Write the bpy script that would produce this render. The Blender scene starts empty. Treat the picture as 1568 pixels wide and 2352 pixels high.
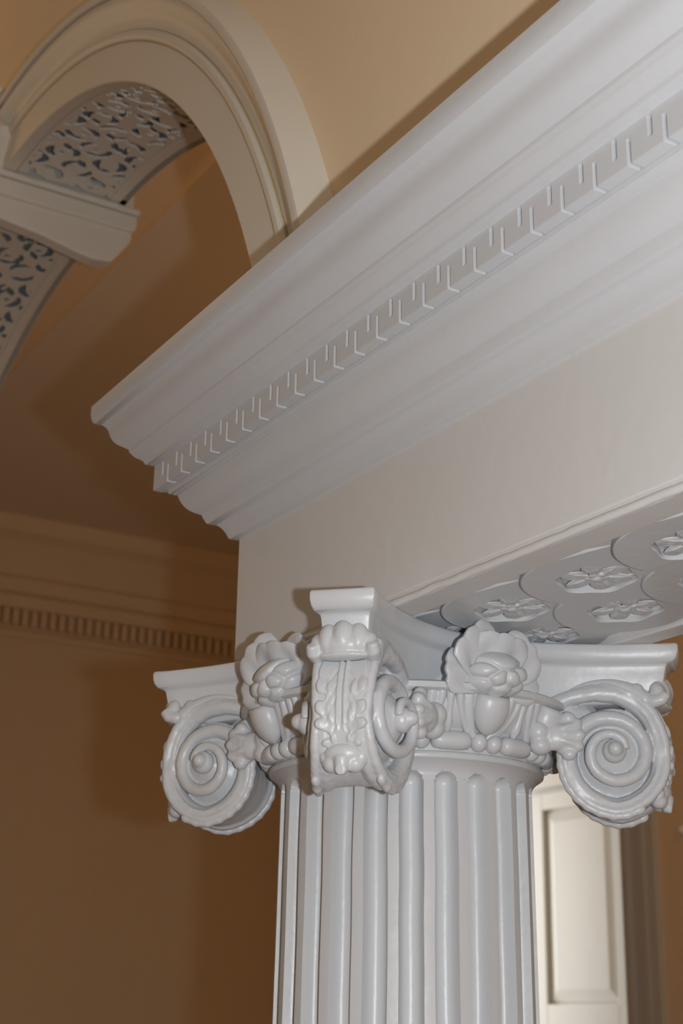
import bpy, bmesh, math, random
from math import sin, cos, pi, radians, sqrt
from mathutils import Vector, Matrix, noise

random.seed(7)
SC = bpy.context.scene
COL = SC.collection
EYE = 1.6                      # eye level above the floor
ZA = EYE + 0.4193              # top of the capital = underside of the beam

# ------------------------------------------------------------------ camera
CR = ((0.5159, 0.8565, 0.0158), (-0.2709, 0.1806, -0.9455), (-0.8127, 0.4835, 0.3252))  # right, down, forward
CAM = Vector((1.482, -0.977, EYE))
cam_d = bpy.data.cameras.new('camera')
cam = bpy.data.objects.new('camera', cam_d)
COL.objects.link(cam)
r, d, f = (Vector(v).normalized() for v in CR)
m3 = Matrix((r, -d, -f)).transposed()
cam.matrix_world = Matrix.Translation(CAM) @ m3.to_4x4()
cam_d.sensor_fit = 'HORIZONTAL'
cam_d.sensor_width = 14.9
cam_d.lens = 3397.8 / 1568 * 14.9
cam_d.clip_start = 0.05
cam_d.dof.use_dof = True
cam_d.dof.focus_distance = 1.58
cam_d.dof.aperture_fstop = 5.0
SC.camera = cam

# ------------------------------------------------------------------ light, exposure
SC.view_settings.view_transform = 'Standard'
SC.view_settings.look = 'None'
SC.view_settings.gamma = 1.0
SC.view_settings.use_curve_mapping = False
SC.view_settings.exposure = 0.0

world = bpy.data.worlds.new('world')
SC.world = world
world.use_nodes = True
bg = world.node_tree.nodes['Background']
bg.inputs[0].default_value = (1.0, 0.55, 0.22, 1)
bg.inputs[1].default_value = 0.022


def light(name, kind, loc, energy, color, size=0.1, rot=None, size_y=None):
    l = bpy.data.lights.new(name, kind)
    o = bpy.data.objects.new(name, l)
    COL.objects.link(o)
    o.location = loc
    l.energy = energy
    l.color = color
    if kind == 'AREA':
        l.size = size
        if size_y:
            l.shape = 'RECTANGLE'
            l.size_y = size_y
    else:
        l.shadow_soft_size = size
    if rot is not None:
        o.rotation_euler = rot
    return o


FLASH = CAM + r * 0.12 + d * 0.012
light('camera_flash', 'POINT', FLASH, 60.0, (0.93, 0.97, 1.0), 0.016)
light('chandelier_lamp', 'POINT', (-2.5, -0.75, 3.75), 7.0, (1.0, 0.66, 0.34), 0.2)
light('hall_lamp', 'POINT', (-2.2, 1.9, 3.2), 3.0, (1.0, 0.52, 0.17), 0.35)
light('wall_lamp', 'POINT', (-1.2, 2.6, 3.3), 8.0, (1.0, 0.55, 0.20), 0.12)
light('room_window_light', 'AREA', (-6.6, 3.5, 2.1), 62.0, (0.92, 0.97, 1.0), 1.4,
      (radians(90), 0, radians(-105)), 2.2)

# ------------------------------------------------------------------ materials


def paint(name, col, rough=0.4, bump=0.15, scale=40.0, var=0.04, spec=0.5, scale2=9.0, lump=0.1):
    m = bpy.data.materials.new(name)
    m.use_nodes = True
    nt = m.node_tree
    b = nt.nodes['Principled BSDF']
    b.inputs['Roughness'].default_value = rough
    b.inputs['Specular IOR Level'].default_value = spec
    tc = nt.nodes.new('ShaderNodeTexCoord')
    n1 = nt.nodes.new('ShaderNodeTexNoise')
    n1.inputs['Scale'].default_value = scale
    n1.inputs['Detail'].default_value = 5
    n2 = nt.nodes.new('ShaderNodeTexNoise')
    n2.inputs['Scale'].default_value = scale2
    n2.inputs['Detail'].default_value = 3
    nt.links.new(tc.outputs['Object'], n1.inputs['Vector'])
    nt.links.new(tc.outputs['Object'], n2.inputs['Vector'])
    mix = nt.nodes.new('ShaderNodeMix')
    mix.data_type = 'RGBA'
    mix.inputs[6].default_value = tuple(c * (1 - var) for c in col) + (1,)
    mix.inputs[7].default_value = tuple(min(1, c * (1 + var)) for c in col) + (1,)
    nt.links.new(n2.outputs['Fac'], mix.inputs[0])
    nt.links.new(mix.outputs[2], b.inputs['Base Color'])
    bp = nt.nodes.new('ShaderNodeBump')
    bp.inputs['Strength'].default_value = bump
    bp.inputs['Distance'].default_value = 0.003
    nt.links.new(n1.outputs['Fac'], bp.inputs['Height'])
    n3 = nt.nodes.new('ShaderNodeTexNoise')
    n3.inputs['Scale'].default_value = scale * 0.45
    n3.inputs['Detail'].default_value = 2
    nt.links.new(tc.outputs['Object'], n3.inputs['Vector'])
    bp2 = nt.nodes.new('ShaderNodeBump')
    bp2.inputs['Strength'].default_value = min(1.0, lump)
    bp2.inputs['Distance'].default_value = 0.004
    nt.links.new(n3.outputs['Fac'], bp2.inputs['Height'])
    nt.links.new(bp.outputs['Normal'], bp2.inputs['Normal'])
    nt.links.new(bp2.outputs['Normal'], b.inputs['Normal'])
    return m


WHITE = paint('gloss_white_paint', (0.58, 0.595, 0.62), 0.36, 0.10, 90, 0.02, 0.5, 9.0, 0.13)
BEAMW = paint('smooth_white_paint', (0.63, 0.642, 0.665), 0.42, 0.08, 70, 0.02, 0.4, 9.0, 0.06)
FRIEZE = paint('brushed_white_paint', (0.69, 0.68, 0.67), 0.5, 0.10, 60, 0.02)
CREAM = paint('cream_wall_paint', (0.86, 0.70, 0.50), 0.75, 0.10, 60, 0.03, 0.3, 2.0)
ARCHM = paint('arch_white_paint', (0.74, 0.70, 0.63), 0.5, 0.12, 50, 0.03)
BACKM = paint('blue_grey_void_shade', (0.30, 0.33, 0.37), 0.7, 0.1, 40, 0.1)  # dim bluish shade of the void behind the fret, put into the colour
GOLD = paint('yellowed_edge_paint', (0.50, 0.40, 0.20), 0.6, 0.1, 40, 0.1)
KNOBM = paint('gloss_white_knob', (0.95, 0.95, 0.95), 0.15, 0.0, 30, 0.0)
CEILM = paint('pale_ceiling_paint', (0.86, 0.76, 0.63), 0.75, 0.08, 60, 0.02, 0.3, 2.0)
DOORM = paint('door_white_paint', (0.84, 0.83, 0.80), 0.45, 0.05, 30, 0.02)
TRIMM = paint('trim_grey_paint', (0.60, 0.62, 0.62), 0.5, 0.1, 30, 0.03)
FLOORM = paint('floor_wood', (0.30, 0.18, 0.10), 0.4, 0.2, 20, 0.2)

# ------------------------------------------------------------------ helpers


def link_mesh(name, verts, faces, mat, parent=None, smooth=False):
    me = bpy.data.meshes.new(name)
    me.from_pydata([tuple(v) for v in verts], [], faces)
    me.update()
    me.materials.append(mat)
    o = bpy.data.objects.new(name, me)
    COL.objects.link(o)
    if parent:
        o.parent = parent
    if smooth:
        for p in me.polygons:
            p.use_smooth = True
    return o


def fix_normals(o):
    bm = bmesh.new()
    bm.from_mesh(o.data)
    bmesh.ops.recalc_face_normals(bm, faces=bm.faces)
    bm.to_mesh(o.data)
    bm.free()
    return o


def from_bm(name, bm, mat, parent=None, smooth=False):
    me = bpy.data.meshes.new(name)
    bm.to_mesh(me)
    bm.free()
    me.materials.append(mat)
    o = bpy.data.objects.new(name, me)
    COL.objects.link(o)
    if parent:
        o.parent = parent
    if smooth:
        for p in me.polygons:
            p.use_smooth = True
    return o


def bake(o, mods):
    """apply modifiers through the depsgraph, without bpy.ops"""
    for kind, kw in mods:
        md = o.modifiers.new(kind, kind)
        for k, v in kw.items():
            setattr(md, k, v)
    dg = bpy.context.evaluated_depsgraph_get()
    dg.update()
    me = bpy.data.meshes.new_from_object(o.evaluated_get(dg))
    old = o.data
    me.name = old.name
    o.modifiers.clear()
    o.data = me
    bpy.data.meshes.remove(old)
    return o


def autosmooth(o, ang=40):
    bm = bmesh.new()
    bm.from_mesh(o.data)
    for e in bm.edges:
        if len(e.link_faces) == 2 and e.calc_face_angle(0) > radians(ang):
            e.smooth = False
    for fc in bm.faces:
        fc.smooth = True
    bm.to_mesh(o.data)
    bm.free()
    return o


def clay(name, bm, mat, parent=None, voxel=0.0016, it=4, fac=0.5, wob=0.0):
    """overlapping solids fused into one soft painted-plaster surface"""
    o = from_bm(name, bm, mat, parent)
    bake(o, [('REMESH', dict(mode='VOXEL', voxel_size=voxel)), ('SMOOTH', dict(factor=fac, iterations=it))])
    if wob:
        for v in o.data.vertices:
            n = noise.noise_vector(v.co * 120)
            v.co += n * wob
    for p in o.data.polygons:
        p.use_smooth = True
    return o


def empty(name, loc=(0, 0, 0), rz=0.0):
    o = bpy.data.objects.new(name, None)
    COL.objects.link(o)
    o.location = loc
    o.rotation_euler = (0, 0, rz)
    o.empty_display_size = 0.05
    return o


def tag(o, label=None, cat=None, group=None, kind=None):
    if label:
        o['label'] = label
    if cat:
        o['category'] = cat
    if group:
        o['group'] = group
    if kind:
        o['kind'] = kind
    return o


def copy_tree(o, parent=None):
    c = o.copy()
    COL.objects.link(c)
    c.parent = parent
    for ch in list(o.children):
        copy_tree(ch, c)
    return c


def ball(bm, c, s, rot=None, seg=14):
    mt = Matrix.Translation(Vector(c))
    if rot is not None:
        mt = mt @ rot.to_4x4()
    mt = mt @ Matrix.Diagonal((s[0], s[1], s[2], 1))
    bmesh.ops.create_uvsphere(bm, u_segments=seg, v_segments=max(6, seg // 2 + 2), radius=1, matrix=mt)


def tube(bm, pts, rad, flat=None, side=None, n=10):
    """swept tube; rad list or number, flat = ratio of the section along `side` normal"""
    pts = [Vector(p) for p in pts]
    k = len(pts)
    if not hasattr(rad, '__len__'):
        rad = [rad] * k
    rings = []
    prev = None
    for i, p in enumerate(pts):
        t = (pts[min(i + 1, k - 1)] - pts[max(i - 1, 0)]).normalized()
        if side is not None:
            a = Vector(side) if not callable(side) else Vector(side(i))
        else:
            a = prev if prev is not None else (Vector((0, 0, 1)) if abs(t.z) < 0.9 else Vector((1, 0, 0)))
        a = (a - t * a.dot(t))
        a.normalize()
        prev = a
        b = t.cross(a)
        fl = flat if flat is not None else 1.0
        rings.append([bm.verts.new(p + (a * cos(2 * pi * j / n) * fl + b * sin(2 * pi * j / n)) * rad[i]) for j in range(n)])
    for i in range(k - 1):
        for j in range(n):
            bm.faces.new((rings[i][j], rings[i][(j + 1) % n], rings[i + 1][(j + 1) % n], rings[i + 1][j]))
    bm.faces.new(rings[0][::-1])
    bm.faces.new(rings[-1])


def lathe(name, prof, mat, parent=None, n=128, z0=0.0, a0=0.0, a1=2 * pi):
    full = abs(a1 - a0 - 2 * pi) < 1e-6
    verts, faces = [], []
    cols = n if full else n + 1
    for j in range(cols):
        a = a0 + (a1 - a0) * j / n
        for (rr, z) in prof:
            verts.append((rr * cos(a), rr * sin(a), z + z0))
    L = len(prof)
    for j in range(n):
        jn = (j + 1) % cols
        for i in range(L - 1):
            faces.append((j * L + i, jn * L + i, jn * L + i + 1, j * L + i + 1))
    o = link_mesh(name, verts, faces, mat, parent)
    fix_normals(o)
    return autosmooth(o, 45)


def box_bm(bm, x0, x1, y0, y1, z0, z1):
    v = [bm.verts.new(p) for p in ((x0, y0, z0), (x1, y0, z0), (x1, y1, z0), (x0, y1, z0),
                                   (x0, y0, z1), (x1, y0, z1), (x1, y1, z1), (x0, y1, z1))]
    for q in ((0, 3, 2, 1), (4, 5, 6, 7), (0, 1, 5, 4), (1, 2, 6, 5), (2, 3, 7, 6), (3, 0, 4, 7)):
        bm.faces.new([v[i] for i in q])


def box(name, x0, x1, y0, y1, z0, z1, mat, parent=None, bevel=0.0):
    bm = bmesh.new()
    box_bm(bm, x0, x1, y0, y1, z0, z1)
    o = from_bm(name, bm, mat, parent)
    if bevel:
        bake(o, [('BEVEL', dict(width=bevel, segments=2))])
    return o


def vox(xs, ys, zs, solid):
    """block solid on a non-uniform grid, only the outer faces"""
    nx, ny, nz = len(xs) - 1, len(ys) - 1, len(zs) - 1
    idx, verts, faces = {}, [], []

    def vid(i, j, k):
        if (i, j, k) not in idx:
            idx[(i, j, k)] = len(verts)
            verts.append((xs[i], ys[j], zs[k]))
        return idx[(i, j, k)]

    def S(i, j, k):
        return 0 <= i < nx and 0 <= j < ny and 0 <= k < nz and solid(i, j, k)
    for i in range(nx):
        for j in range(ny):
            for k in range(nz):
                if not S(i, j, k):
                    continue
                c = lambda a, b, e: vid(i + a, j + b, k + e)
                if not S(i - 1, j, k): faces.append((c(0, 0, 0), c(0, 0, 1), c(0, 1, 1), c(0, 1, 0)))
                if not S(i + 1, j, k): faces.append((c(1, 0, 0), c(1, 1, 0), c(1, 1, 1), c(1, 0, 1)))
                if not S(i, j - 1, k): faces.append((c(0, 0, 0), c(1, 0, 0), c(1, 0, 1), c(0, 0, 1)))
                if not S(i, j + 1, k): faces.append((c(0, 1, 0), c(0, 1, 1), c(1, 1, 1), c(1, 1, 0)))
                if not S(i, j, k - 1): faces.append((c(0, 0, 0), c(0, 1, 0), c(1, 1, 0), c(1, 0, 0)))
                if not S(i, j, k + 1): faces.append((c(0, 0, 1), c(1, 0, 1), c(1, 1, 1), c(0, 1, 1)))
    return verts, faces


def catmull(pts, sub=4):
    out = []
    n = len(pts)
    for i in range(n - 1):
        p0, p1, p2, p3 = pts[max(i - 1, 0)], pts[i], pts[i + 1], pts[min(i + 2, n - 1)]
        for s in range(sub):
            t = s / sub
            out.append(tuple(0.5 * ((2 * b) + (-a + c) * t + (2 * a - 5 * b + 4 * c - e) * t * t + (-a + 3 * b - 3 * c + e) * t ** 3)
                             for a, b, c, e in zip(p0, p1, p2, p3)))
    out.append(pts[-1])
    return out


# ================================================================== ROOM SHELL
XE, YR, YF, XR = -6.0, 3.2, -4.2, 3.2       # end wall, right-hand wall, wall behind, near wall
CEIL = EYE + 2.46
WF, WB = -0.20, 0.045                       # faces of the wall that carries the arch


def struct(o, label=None):
    o['kind'] = 'structure'
    if label:
        o['label'] = label
    return o


struct(box('floor', XE - 1.5, XR, YF, 6.2, -0.1, 0.0, FLOORM), 'dark wooden floor, below the frame')
struct(box('ceiling', XE - 1.5, XR, YF, 6.2, CEIL, CEIL + 0.1, CEILM), 'pale cream ceiling seen through the arch')
struct(box('wall_left', XE - 0.15, XE, YF, YR, 0, CEIL, CREAM), 'cream end wall of the hall under a dentilled moulding')
struct(box('wall_front', XE, XR, YF - 0.15, YF, 0, CEIL, CREAM), 'cream wall behind the camera')
struct(box('wall_near', XR, XR + 0.15, YF, YR, 0, CEIL, CREAM), 'cream wall to the right of the camera')
# wall across the hall with a door opening
DX0, DX1, DZ = -4.75, -3.19, 2.95
bm = bmesh.new()
box_bm(bm, XE, DX0, YR, YR + 0.15, 0, CEIL)
box_bm(bm, DX0, DX1, YR, YR + 0.15, DZ, CEIL)
box_bm(bm, DX1, XR, YR, YR + 0.15, 0, CEIL)
struct(from_bm('wall_right', bm, CREAM), 'orange-brown wall right of the open doorway')
# next room
struct(box('wall_back', XE - 1.5, -1.0, 5.4, 5.55, 0, CEIL, DOORM), 'pale wall of the next room')
struct(box('wall_far', XE - 1.65, XE - 1.5, YR, 6.2, 0, CEIL, DOORM))
struct(box('wall_side', -1.0, -0.85, YR + 0.15, 5.4, 0, CEIL, CREAM))

# door casing
tr = empty('trim_1', (DX1, YR, 0))
struct(tr, 'grey-brown door casing at the right of the opening')
bm = bmesh.new()
for x0, x1, y1 in ((-0.012, 0.02, 0.045), (0.02, 0.085, 0.022), (0.085, 0.115, 0.038), (0.115, 0.165, 0.028)):
    box_bm(bm, x0, x1, -y1, 0.0, 0, DZ + 0.16)
o = from_bm('casing', bm, TRIMM, tr)
bm = bmesh.new()
box_bm(bm, DX0 - DX1, 0, -0.03, 0.0, DZ, DZ + 0.16)
from_bm('casing_head', bm, TRIMM, tr)

# the panelled white door leaf beyond the opening
YD = 4.2
door = empty('door_1', (-4.9, YD, 0))
struct(door, 'white panelled door in daylight beyond the column')


bm = bmesh.new()
box_bm(bm, -0.35, 1.3, 0.03, 0.06, 0.0, 2.86)      # thin core
from_bm('door_core', bm, DOORM, door)


def frame_part(name, x0, x1, z0, z1):
    return box(name, x0, x1, -0.005, 0.03, z0, z1, DOORM, door, 0.004)


Z0, Z1 = EYE + 0.0985, EYE + 1.112       # upper panel
P0, P1 = -0.103, 0.462
frame_part('stile', P0 - 0.17, P0, 0.0, 2.80)
frame_part('stile', P1, P1 + 0.17, 0.0, 2.80)
frame_part('rail', P0, P1, Z0 - 0.22, Z0)
frame_part('rail', P0, P1, Z1, 2.80)
frame_part('rail', P0, P1, 0.0, 0.25)


def raised(z0, z1):
    b = 0.075
    v = [(P0 + 0.012, 0.022, z0 + 0.012), (P1 - 0.012, 0.022, z0 + 0.012), (P1 - 0.012, 0.022, z1 - 0.012), (P0 + 0.012, 0.022, z1 - 0.012),
         (P0 + b, 0.004, z0 + b), (P1 - b, 0.004, z0 + b), (P1 - b, 0.004, z1 - b), (P0 + b, 0.004, z1 - b),
         (P0 + 0.012, 0.03, z0 + 0.012), (P1 - 0.012, 0.03, z0 + 0.012), (P1 - 0.012, 0.03, z1 - 0.012), (P0 + 0.012, 0.03, z1 - 0.012)]
    fcs = [(4, 5, 6, 7)] + [(i, (i + 1) % 4, 4 + (i + 1) % 4, 4 + i) for i in range(4)] + [(8 + i, 8 + (i + 1) % 4, (i + 1) % 4, i) for i in range(4)]
    return fix_normals(link_mesh('panel', v, fcs, DOORM, door))


raised(Z0, Z1)
raised(0.25, Z0 - 0.22)
bm = bmesh.new()
box_bm(bm, -0.6, 1.5, -0.03, 0.06, 2.83, 2.95)
box_bm(bm, -0.6, 1.5, -0.045, 0.06, 2.93, 2.97)
from_bm('door_head', bm, DOORM, door)
bm = bmesh.new()
box_bm(bm, -0.6, 1.5, 0.0, 0.06, 2.97, CEIL)
from_bm('over_panel', bm, DOORM, door)

# dentilled room moulding on the end wall
mould = empty('trim_2', (XE, 0, EYE))
struct(mould, 'painted cornice moulding with small dentils round the end wall')
mp = [(0.0, 1.90), (0.015, 1.905), (0.02, 1.93), (0.05, 1.945), (0.055, 1.99)] + [(0.055, 2.03), (0.11, 2.04), (0.115, 2.10),
      (0.16, 2.115), (0.17, 2.18), (0.20, 2.19), (0.21, 2.205), (0.24, 2.26), (0.30, 2.34), (0.36, 2.38), (0.37, 2.44), (0.37, 2.46), (0.0, 2.46)]
verts = []
for y in (YF, YR):
    verts += [(p, y, z) for p, z in mp]
n = len(mp)
fc = [(i, i + 1, n + i + 1, n + i) for i in range(n - 1)]
fix_normals(link_mesh('moulding', verts, fc, CREAM, mould))
db = bmesh.new()
box_bm(db, 0.05, 0.10, 0.0, 0.030, 1.95, 2.035)
den = from_bm('dentil', db, CREAM, mould)
den.location = (0, 1.0, 0)
for i in range(1, 40):
    c = den.copy()
    COL.objects.link(c)
    c.parent = mould
    c.location = (0, 1.0 + 0.0515 * i, 0)

# ================================================================== ARCH
AR = 1.2423
ACR, ACL, ACZ = -1.183, -1.397, ZA + 0.0118      # centres of the right and left arcs
KX0, KX1 = -1.250, -1.214


def arc_path(rr, a_end=None, n=60):
    """points of the intrados-parallel curve from right foot over the crown to the left foot"""
    p = []
    a_end = math.asin((0.3870 - 0.0118) / rr)
    for i in range(n + 1):
        a = a_end + (pi / 2 - a_end) * i / n
        p.append((ACR + rr * cos(a), ACZ + rr * sin(a)))
    for i in range(n + 1):
        a = pi / 2 + (pi / 2 - a_end) * i / n
        p.append((ACL + rr * cos(a), ACZ + rr * sin(a)))
    return p


ZS = ZA + 0.3866                                   # where the wall stands on the beam
A_FOOT = math.asin((ZS - ACZ) / AR)
path = arc_path(AR + 0.055)
# wall with the arched opening
verts, faces = [], []
pts_top = [(max(min(x, XR), XE), CEIL) for x, z in path]
for y in (WF, WB):
    for (x, z) in path:
        verts.append((x, y, z))
    for (x, z) in pts_top:
        verts.append((x, y, CEIL))
N = len(path)
for s in (0, 1):
    b = s * 2 * N
    for i in range(N - 1):
        q = (b + i, b + i + 1, b + N + i + 1, b + N + i)
        faces.append(q if s else q[::-1])
for i in range(N - 1):
    faces.append((i, i + 1, 2 * N + i + 1, 2 * N + i))
o = link_mesh('wall_arched', verts, faces, CREAM)
bm = bmesh.new()
bm.from_mesh(o.data)
xr0, xl0 = path[0][0], path[-1][0]
box_bm(bm, xr0, XR, WF, WB, ZS, CEIL)
box_bm(bm, -5.0, xl0, WF, WB, ZS, CEIL)
bmesh.ops.recalc_face_normals(bm, faces=bm.faces)
bm.to_mesh(o.data)
bm.free()
struct(o, 'cream plaster wall pierced by the moulded arch')

arch = empty('archway', (0.5 * (ACR + ACL), WF, ACZ))
tag(arch, 'grey-white moulded arch with pierced soffit and keystone in cream wall', 'arch')
AO = arch.location


def arch_sweep(name, prof, mat, a_end, rng=None, smooth_ang=35):
    """prof: list of (radius, y) ; swept round the arch"""
    rows = []
    for rr, y in prof:
        rows.append([(x - AO.x, y - AO.y, z - AO.z) for x, z in arc_path(rr, a_end, 70)])
    K = len(rows[0])
    i0, i1 = rng if rng else (0, K - 1)
    verts, faces = [], []
    for row in rows:
        verts += row[i0:i1 + 1]
    w = i1 - i0 + 1
    for a in range(len(rows) - 1):
        for i in range(w - 1):
            faces.append((a * w + i, a * w + i + 1, (a + 1) * w + i + 1, (a + 1) * w + i))
    o = link_mesh(name, verts, faces, mat, arch)
    fix_normals(o)
    return autosmooth(o, smooth_ang)


AE = radians(13)
arch_sweep('face_band', [(AR, -0.2125), (AR + 0.002, -0.2145), (1.312, -0.2145)], ARCHM, AE, None, 20)
arch_sweep('bead', [(1.312, -0.208), (1.312, -0.216), (1.315, -0.220), (1.320, -0.222), (1.326, -0.221), (1.330, -0.217), (1.330, -0.208)], ARCHM, AE)
arch_sweep('yellowed_edge', [(1.3100, -0.2140), (1.3100, -0.2152), (1.3122, -0.2152), (1.3122, -0.2140)], GOLD, AE)
arch_sweep('yellowed_edge', [(1.3298, -0.2110), (1.3298, -0.2142), (1.3322, -0.2142), (1.3322, -0.2110)], GOLD, AE)
cy = catmull([(1.330, -0.212), (1.338, -0.213), (1.350, -0.217), (1.362, -0.226), (1.374, -0.234), (1.384, -0.236)], 4)
arch_sweep('cyma', cy + [(1.384, -0.238)], ARCHM, AE)
arch_sweep('outer_fillet', [(1.384, -0.230), (1.384, -0.243), (1.389, -0.245), (1.398, -0.243), (1.416, -0.205), (1.42, -0.19)], ARCHM, AE)
arch_sweep('rear_band', [(AR, WB - 0.002), (AR, WB + 0.012), (1.33, WB + 0.012), (1.36, WB + 0.035), (1.40, WB + 0.035), (1.41, WB)], ARCHM, AE)
# soffit: border bands and a pierced fret between
arch_sweep('soffit_border', [(AR + 0.012, -0.189), (AR + 0.001, -0.190), (AR, -0.192), (AR, -0.2125)], ARCHM, AE, None, 20)
arch_sweep('soffit_border', [(AR + 0.012, 0.020), (AR + 0.001, 0.021), (AR, 0.023), (AR, 0.058)], ARCHM, AE, None, 20)
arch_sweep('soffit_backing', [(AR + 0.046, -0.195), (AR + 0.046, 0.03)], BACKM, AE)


def fret_hole(u, v):
    """True where the fret is cut through. u along the arch, v across (both metres)"""
    # running scrolls: comma-shaped cuts curling round each volute of the fret
    P, Q = 0.105, 0.100
    for oy in (0, 1):
        uu = u / P + 0.5 * oy
        vv = (v + 0.085) / Q + 0.5 * oy
        cu, cv = math.floor(uu), math.floor(vv)
        for du in (0, 1):
            for dv in (0, 1):
                k = (cu + du) * 73 + (cv + dv) * 37 + oy * 11
                flip = 1 if (cu + du + cv + dv) % 2 else -1
                ang = (k % 7) * 0.35 + 0.4
                x = (uu - cu - du) * P
                y = (vv - cv - dv) * Q * flip
                xr = x * cos(ang) + y * sin(ang)
                yr = -x * sin(ang) + y * cos(ang)
                rr = math.hypot(xr, yr)
                th = math.atan2(yr, xr)
                if abs(th) < 1.05 and abs(rr - 0.0285) < 0.0088 * cos(th * 1.45) ** 0.8:
                    return True
                th2 = (th + 2 * pi + pi) % (2 * pi) - pi
                th2 = math.atan2(-yr, -xr)
                if abs(th2) < 0.95 and abs(rr - 0.0275) < 0.0080 * cos(th2 * 1.6) ** 0.8:
                    return True
                if k % 3 and math.hypot(xr - 0.004, yr + 0.003) < 0.0065:
                    return True
    # leaf-shaped slits between the scrolls
    a = (u / (P / 2)) % 1 - 0.5
    b = ((v + 0.06) / (Q / 2)) % 1 - 0.5
    k = (math.floor(u / (P / 2)) + 2 * math.floor((v + 0.06) / (Q / 2))) % 3
    x, y = a * P / 2, b * Q / 2
    s = (0.6, -0.8, 1.5)[k]
    xr, yr = x * cos(s) + y * sin(s), -x * sin(s) + y * cos(s)
    if k != 1 and abs(xr) < 0.019 and abs(yr) < 0.0085 * (1 - (xr / 0.019) ** 2):
        return True
    return False


def fret_panel(a0, a1, cx_):
    nu = int(AR * (a1 - a0) / 0.0032)
    y0, y1 = -0.1895, 0.0205
    nv = int((y1 - y0) / 0.0032)
    bm = bmesh.new()
    vs = {}

    def V(i, j):
        if (i, j) not in vs:
            a = a0 + (a1 - a0) * i / nu
            rr = AR + 0.006
            vs[(i, j)] = bm.verts.new((cx_ + rr * cos(a) - AO.x, y0 + (y1 - y0) * j / nv - AO.y, ACZ + rr * sin(a) - AO.z))
        return vs[(i, j)]
    for i in range(nu):
        for j in range(nv):
            u = AR * (a0 + (a1 - a0) * (i + .5) / nu)
            v = y0 + (y1 - y0) * (j + .5) / nv
            edge = j < 3 or j > nv - 4
            if not edge and fret_hole(u, v):
                continue
            bm.faces.new((V(i, j), V(i, j + 1), V(i + 1, j + 1), V(i + 1, j)))
    o = from_bm('fret_panel', bm, ARCHM, arch)
    bake(o, [('SMOOTH', dict(factor=0.5, iterations=3)), ('SOLIDIFY', dict(thickness=0.005, offset=-1.0))])
    return autosmooth(o, 50)


aK = math.acos((KX1 - ACR) / AR)
fret_panel(radians(16), pi / 2 + 0.012, ACR)
fret_panel(pi / 2 - 0.012, radians(158), ACL)

# rib across the soffit at the crown, its cheek towards us, and the key block in front


def prism_yz(name, outline, x0, x1, mat, parent, bev=0.004):
    v = [(x0 - AO.x, y - AO.y, z - AO.z) for y, z in outline] + [(x1 - AO.x, y - AO.y, z - AO.z) for y, z in outline]
    k = len(outline)
    fcs = [tuple(range(k)), tuple(range(2 * k - 1, k - 1, -1))] + [(i, (i + 1) % k, k + (i + 1) % k, k + i) for i in range(k)]
    o = fix_normals(link_mesh(name, v, fcs, mat, parent))
    if bev:
        bake(o, [('BEVEL', dict(width=bev, segments=2))])
    return o


kz = ZA
out = [(-0.235, kz + 1.30), (-0.235, kz + 1.152), (-0.21, kz + 1.146), (-0.12, kz + 1.135), (-0.03, kz + 1.116), (0.0, kz + 1.112), (0.042, kz + 1.118), (0.083, kz + 1.178), (0.085, kz + 1.32), (0.045, kz + 1.33)]
rib = prism_yz('soffit_rib', out, KX0, KX1, ARCHM, arch)
capm = [(-0.245, kz + 1.236), (-0.245, kz + 1.212), (-0.238, kz + 1.197), (0.084, kz + 1.197), (0.090, kz + 1.212), (0.090, kz + 1.236)]
prism_yz('rib_moulding', capm, KX0 - 0.012, KX1 + 0.012, ARCHM, rib)
capm = [(-0.25, kz + 1.252), (-0.25, kz + 1.238), (0.094, kz + 1.238), (0.094, kz + 1.252)]
prism_yz('rib_moulding', capm, KX0 - 0.018, KX1 + 0.018, ARCHM, rib)
kp = [(-1.30, 1.50), (-1.262, 1.44), (-1.19, 1.358), (-1.174, 1.338), (-1.178, 1.322), (-1.222, 1.279), (-1.245, 1.235)]
kp = kp + [(2 * -1.29 - x, z) for x, z in kp[::-1]]
kv = [(x - AO.x, y - AO.y, kz + z - AO.z) for y in (-0.238, WF - 0.005) for x, z in kp]
k_ = len(kp)
fix_normals(link_mesh('keystone', kv, [tuple(range(k_)), tuple(range(2 * k_ - 1, k_ - 1, -1))] + [(i, (i + 1) % k_, k_ + (i + 1) % k_, k_ + i) for i in range(k_)], ARCHM, arch))
# deep cove on the back of the arched wall, under the ceiling
cv = [(WB, 1.80), (WB + 0.03, 1.81), (WB + 0.05, 1.86)] + [(WB + 0.05 + 0.50 * (1 - cos(t * pi / 2 / 8)), EYE * 0 + 1.86 + 0.55 * sin(t * pi / 2 / 8)) for t in range(1, 9)] + [(WB + 0.60, 2.42), (WB + 0.60, 2.46)]
vv = [(x, y, EYE + z) for x in (XE, XR) for y, z in cv]
n = len(cv)
cove = fix_normals(link_mesh('trim_3', vv, [(i, i + 1, n + i + 1, n + i) for i in range(n - 1)], CREAM, None, True))
struct(cove, 'cream cove along the ceiling behind the arch')

# ================================================================== ENTABLATURE
Y0, Y1, X0, XB = -0.1455, 0.19, -0.179, 2.2
beam = empty('entablature', (0, 0, ZA))
tag(beam, 'white moulded beam with dentilled cornice resting on the fluted column', 'beam')
# frieze, its lower edge thick with paint
vs_, fs_ = [], []
bm = bmesh.new()
box_bm(bm, X0, XB, Y0, Y1, 0.012, 0.24)
o = from_bm('frieze', bm, FRIEZE, beam)
bake(o, [('BEVEL', dict(width=0.0025, segments=2))])

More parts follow.
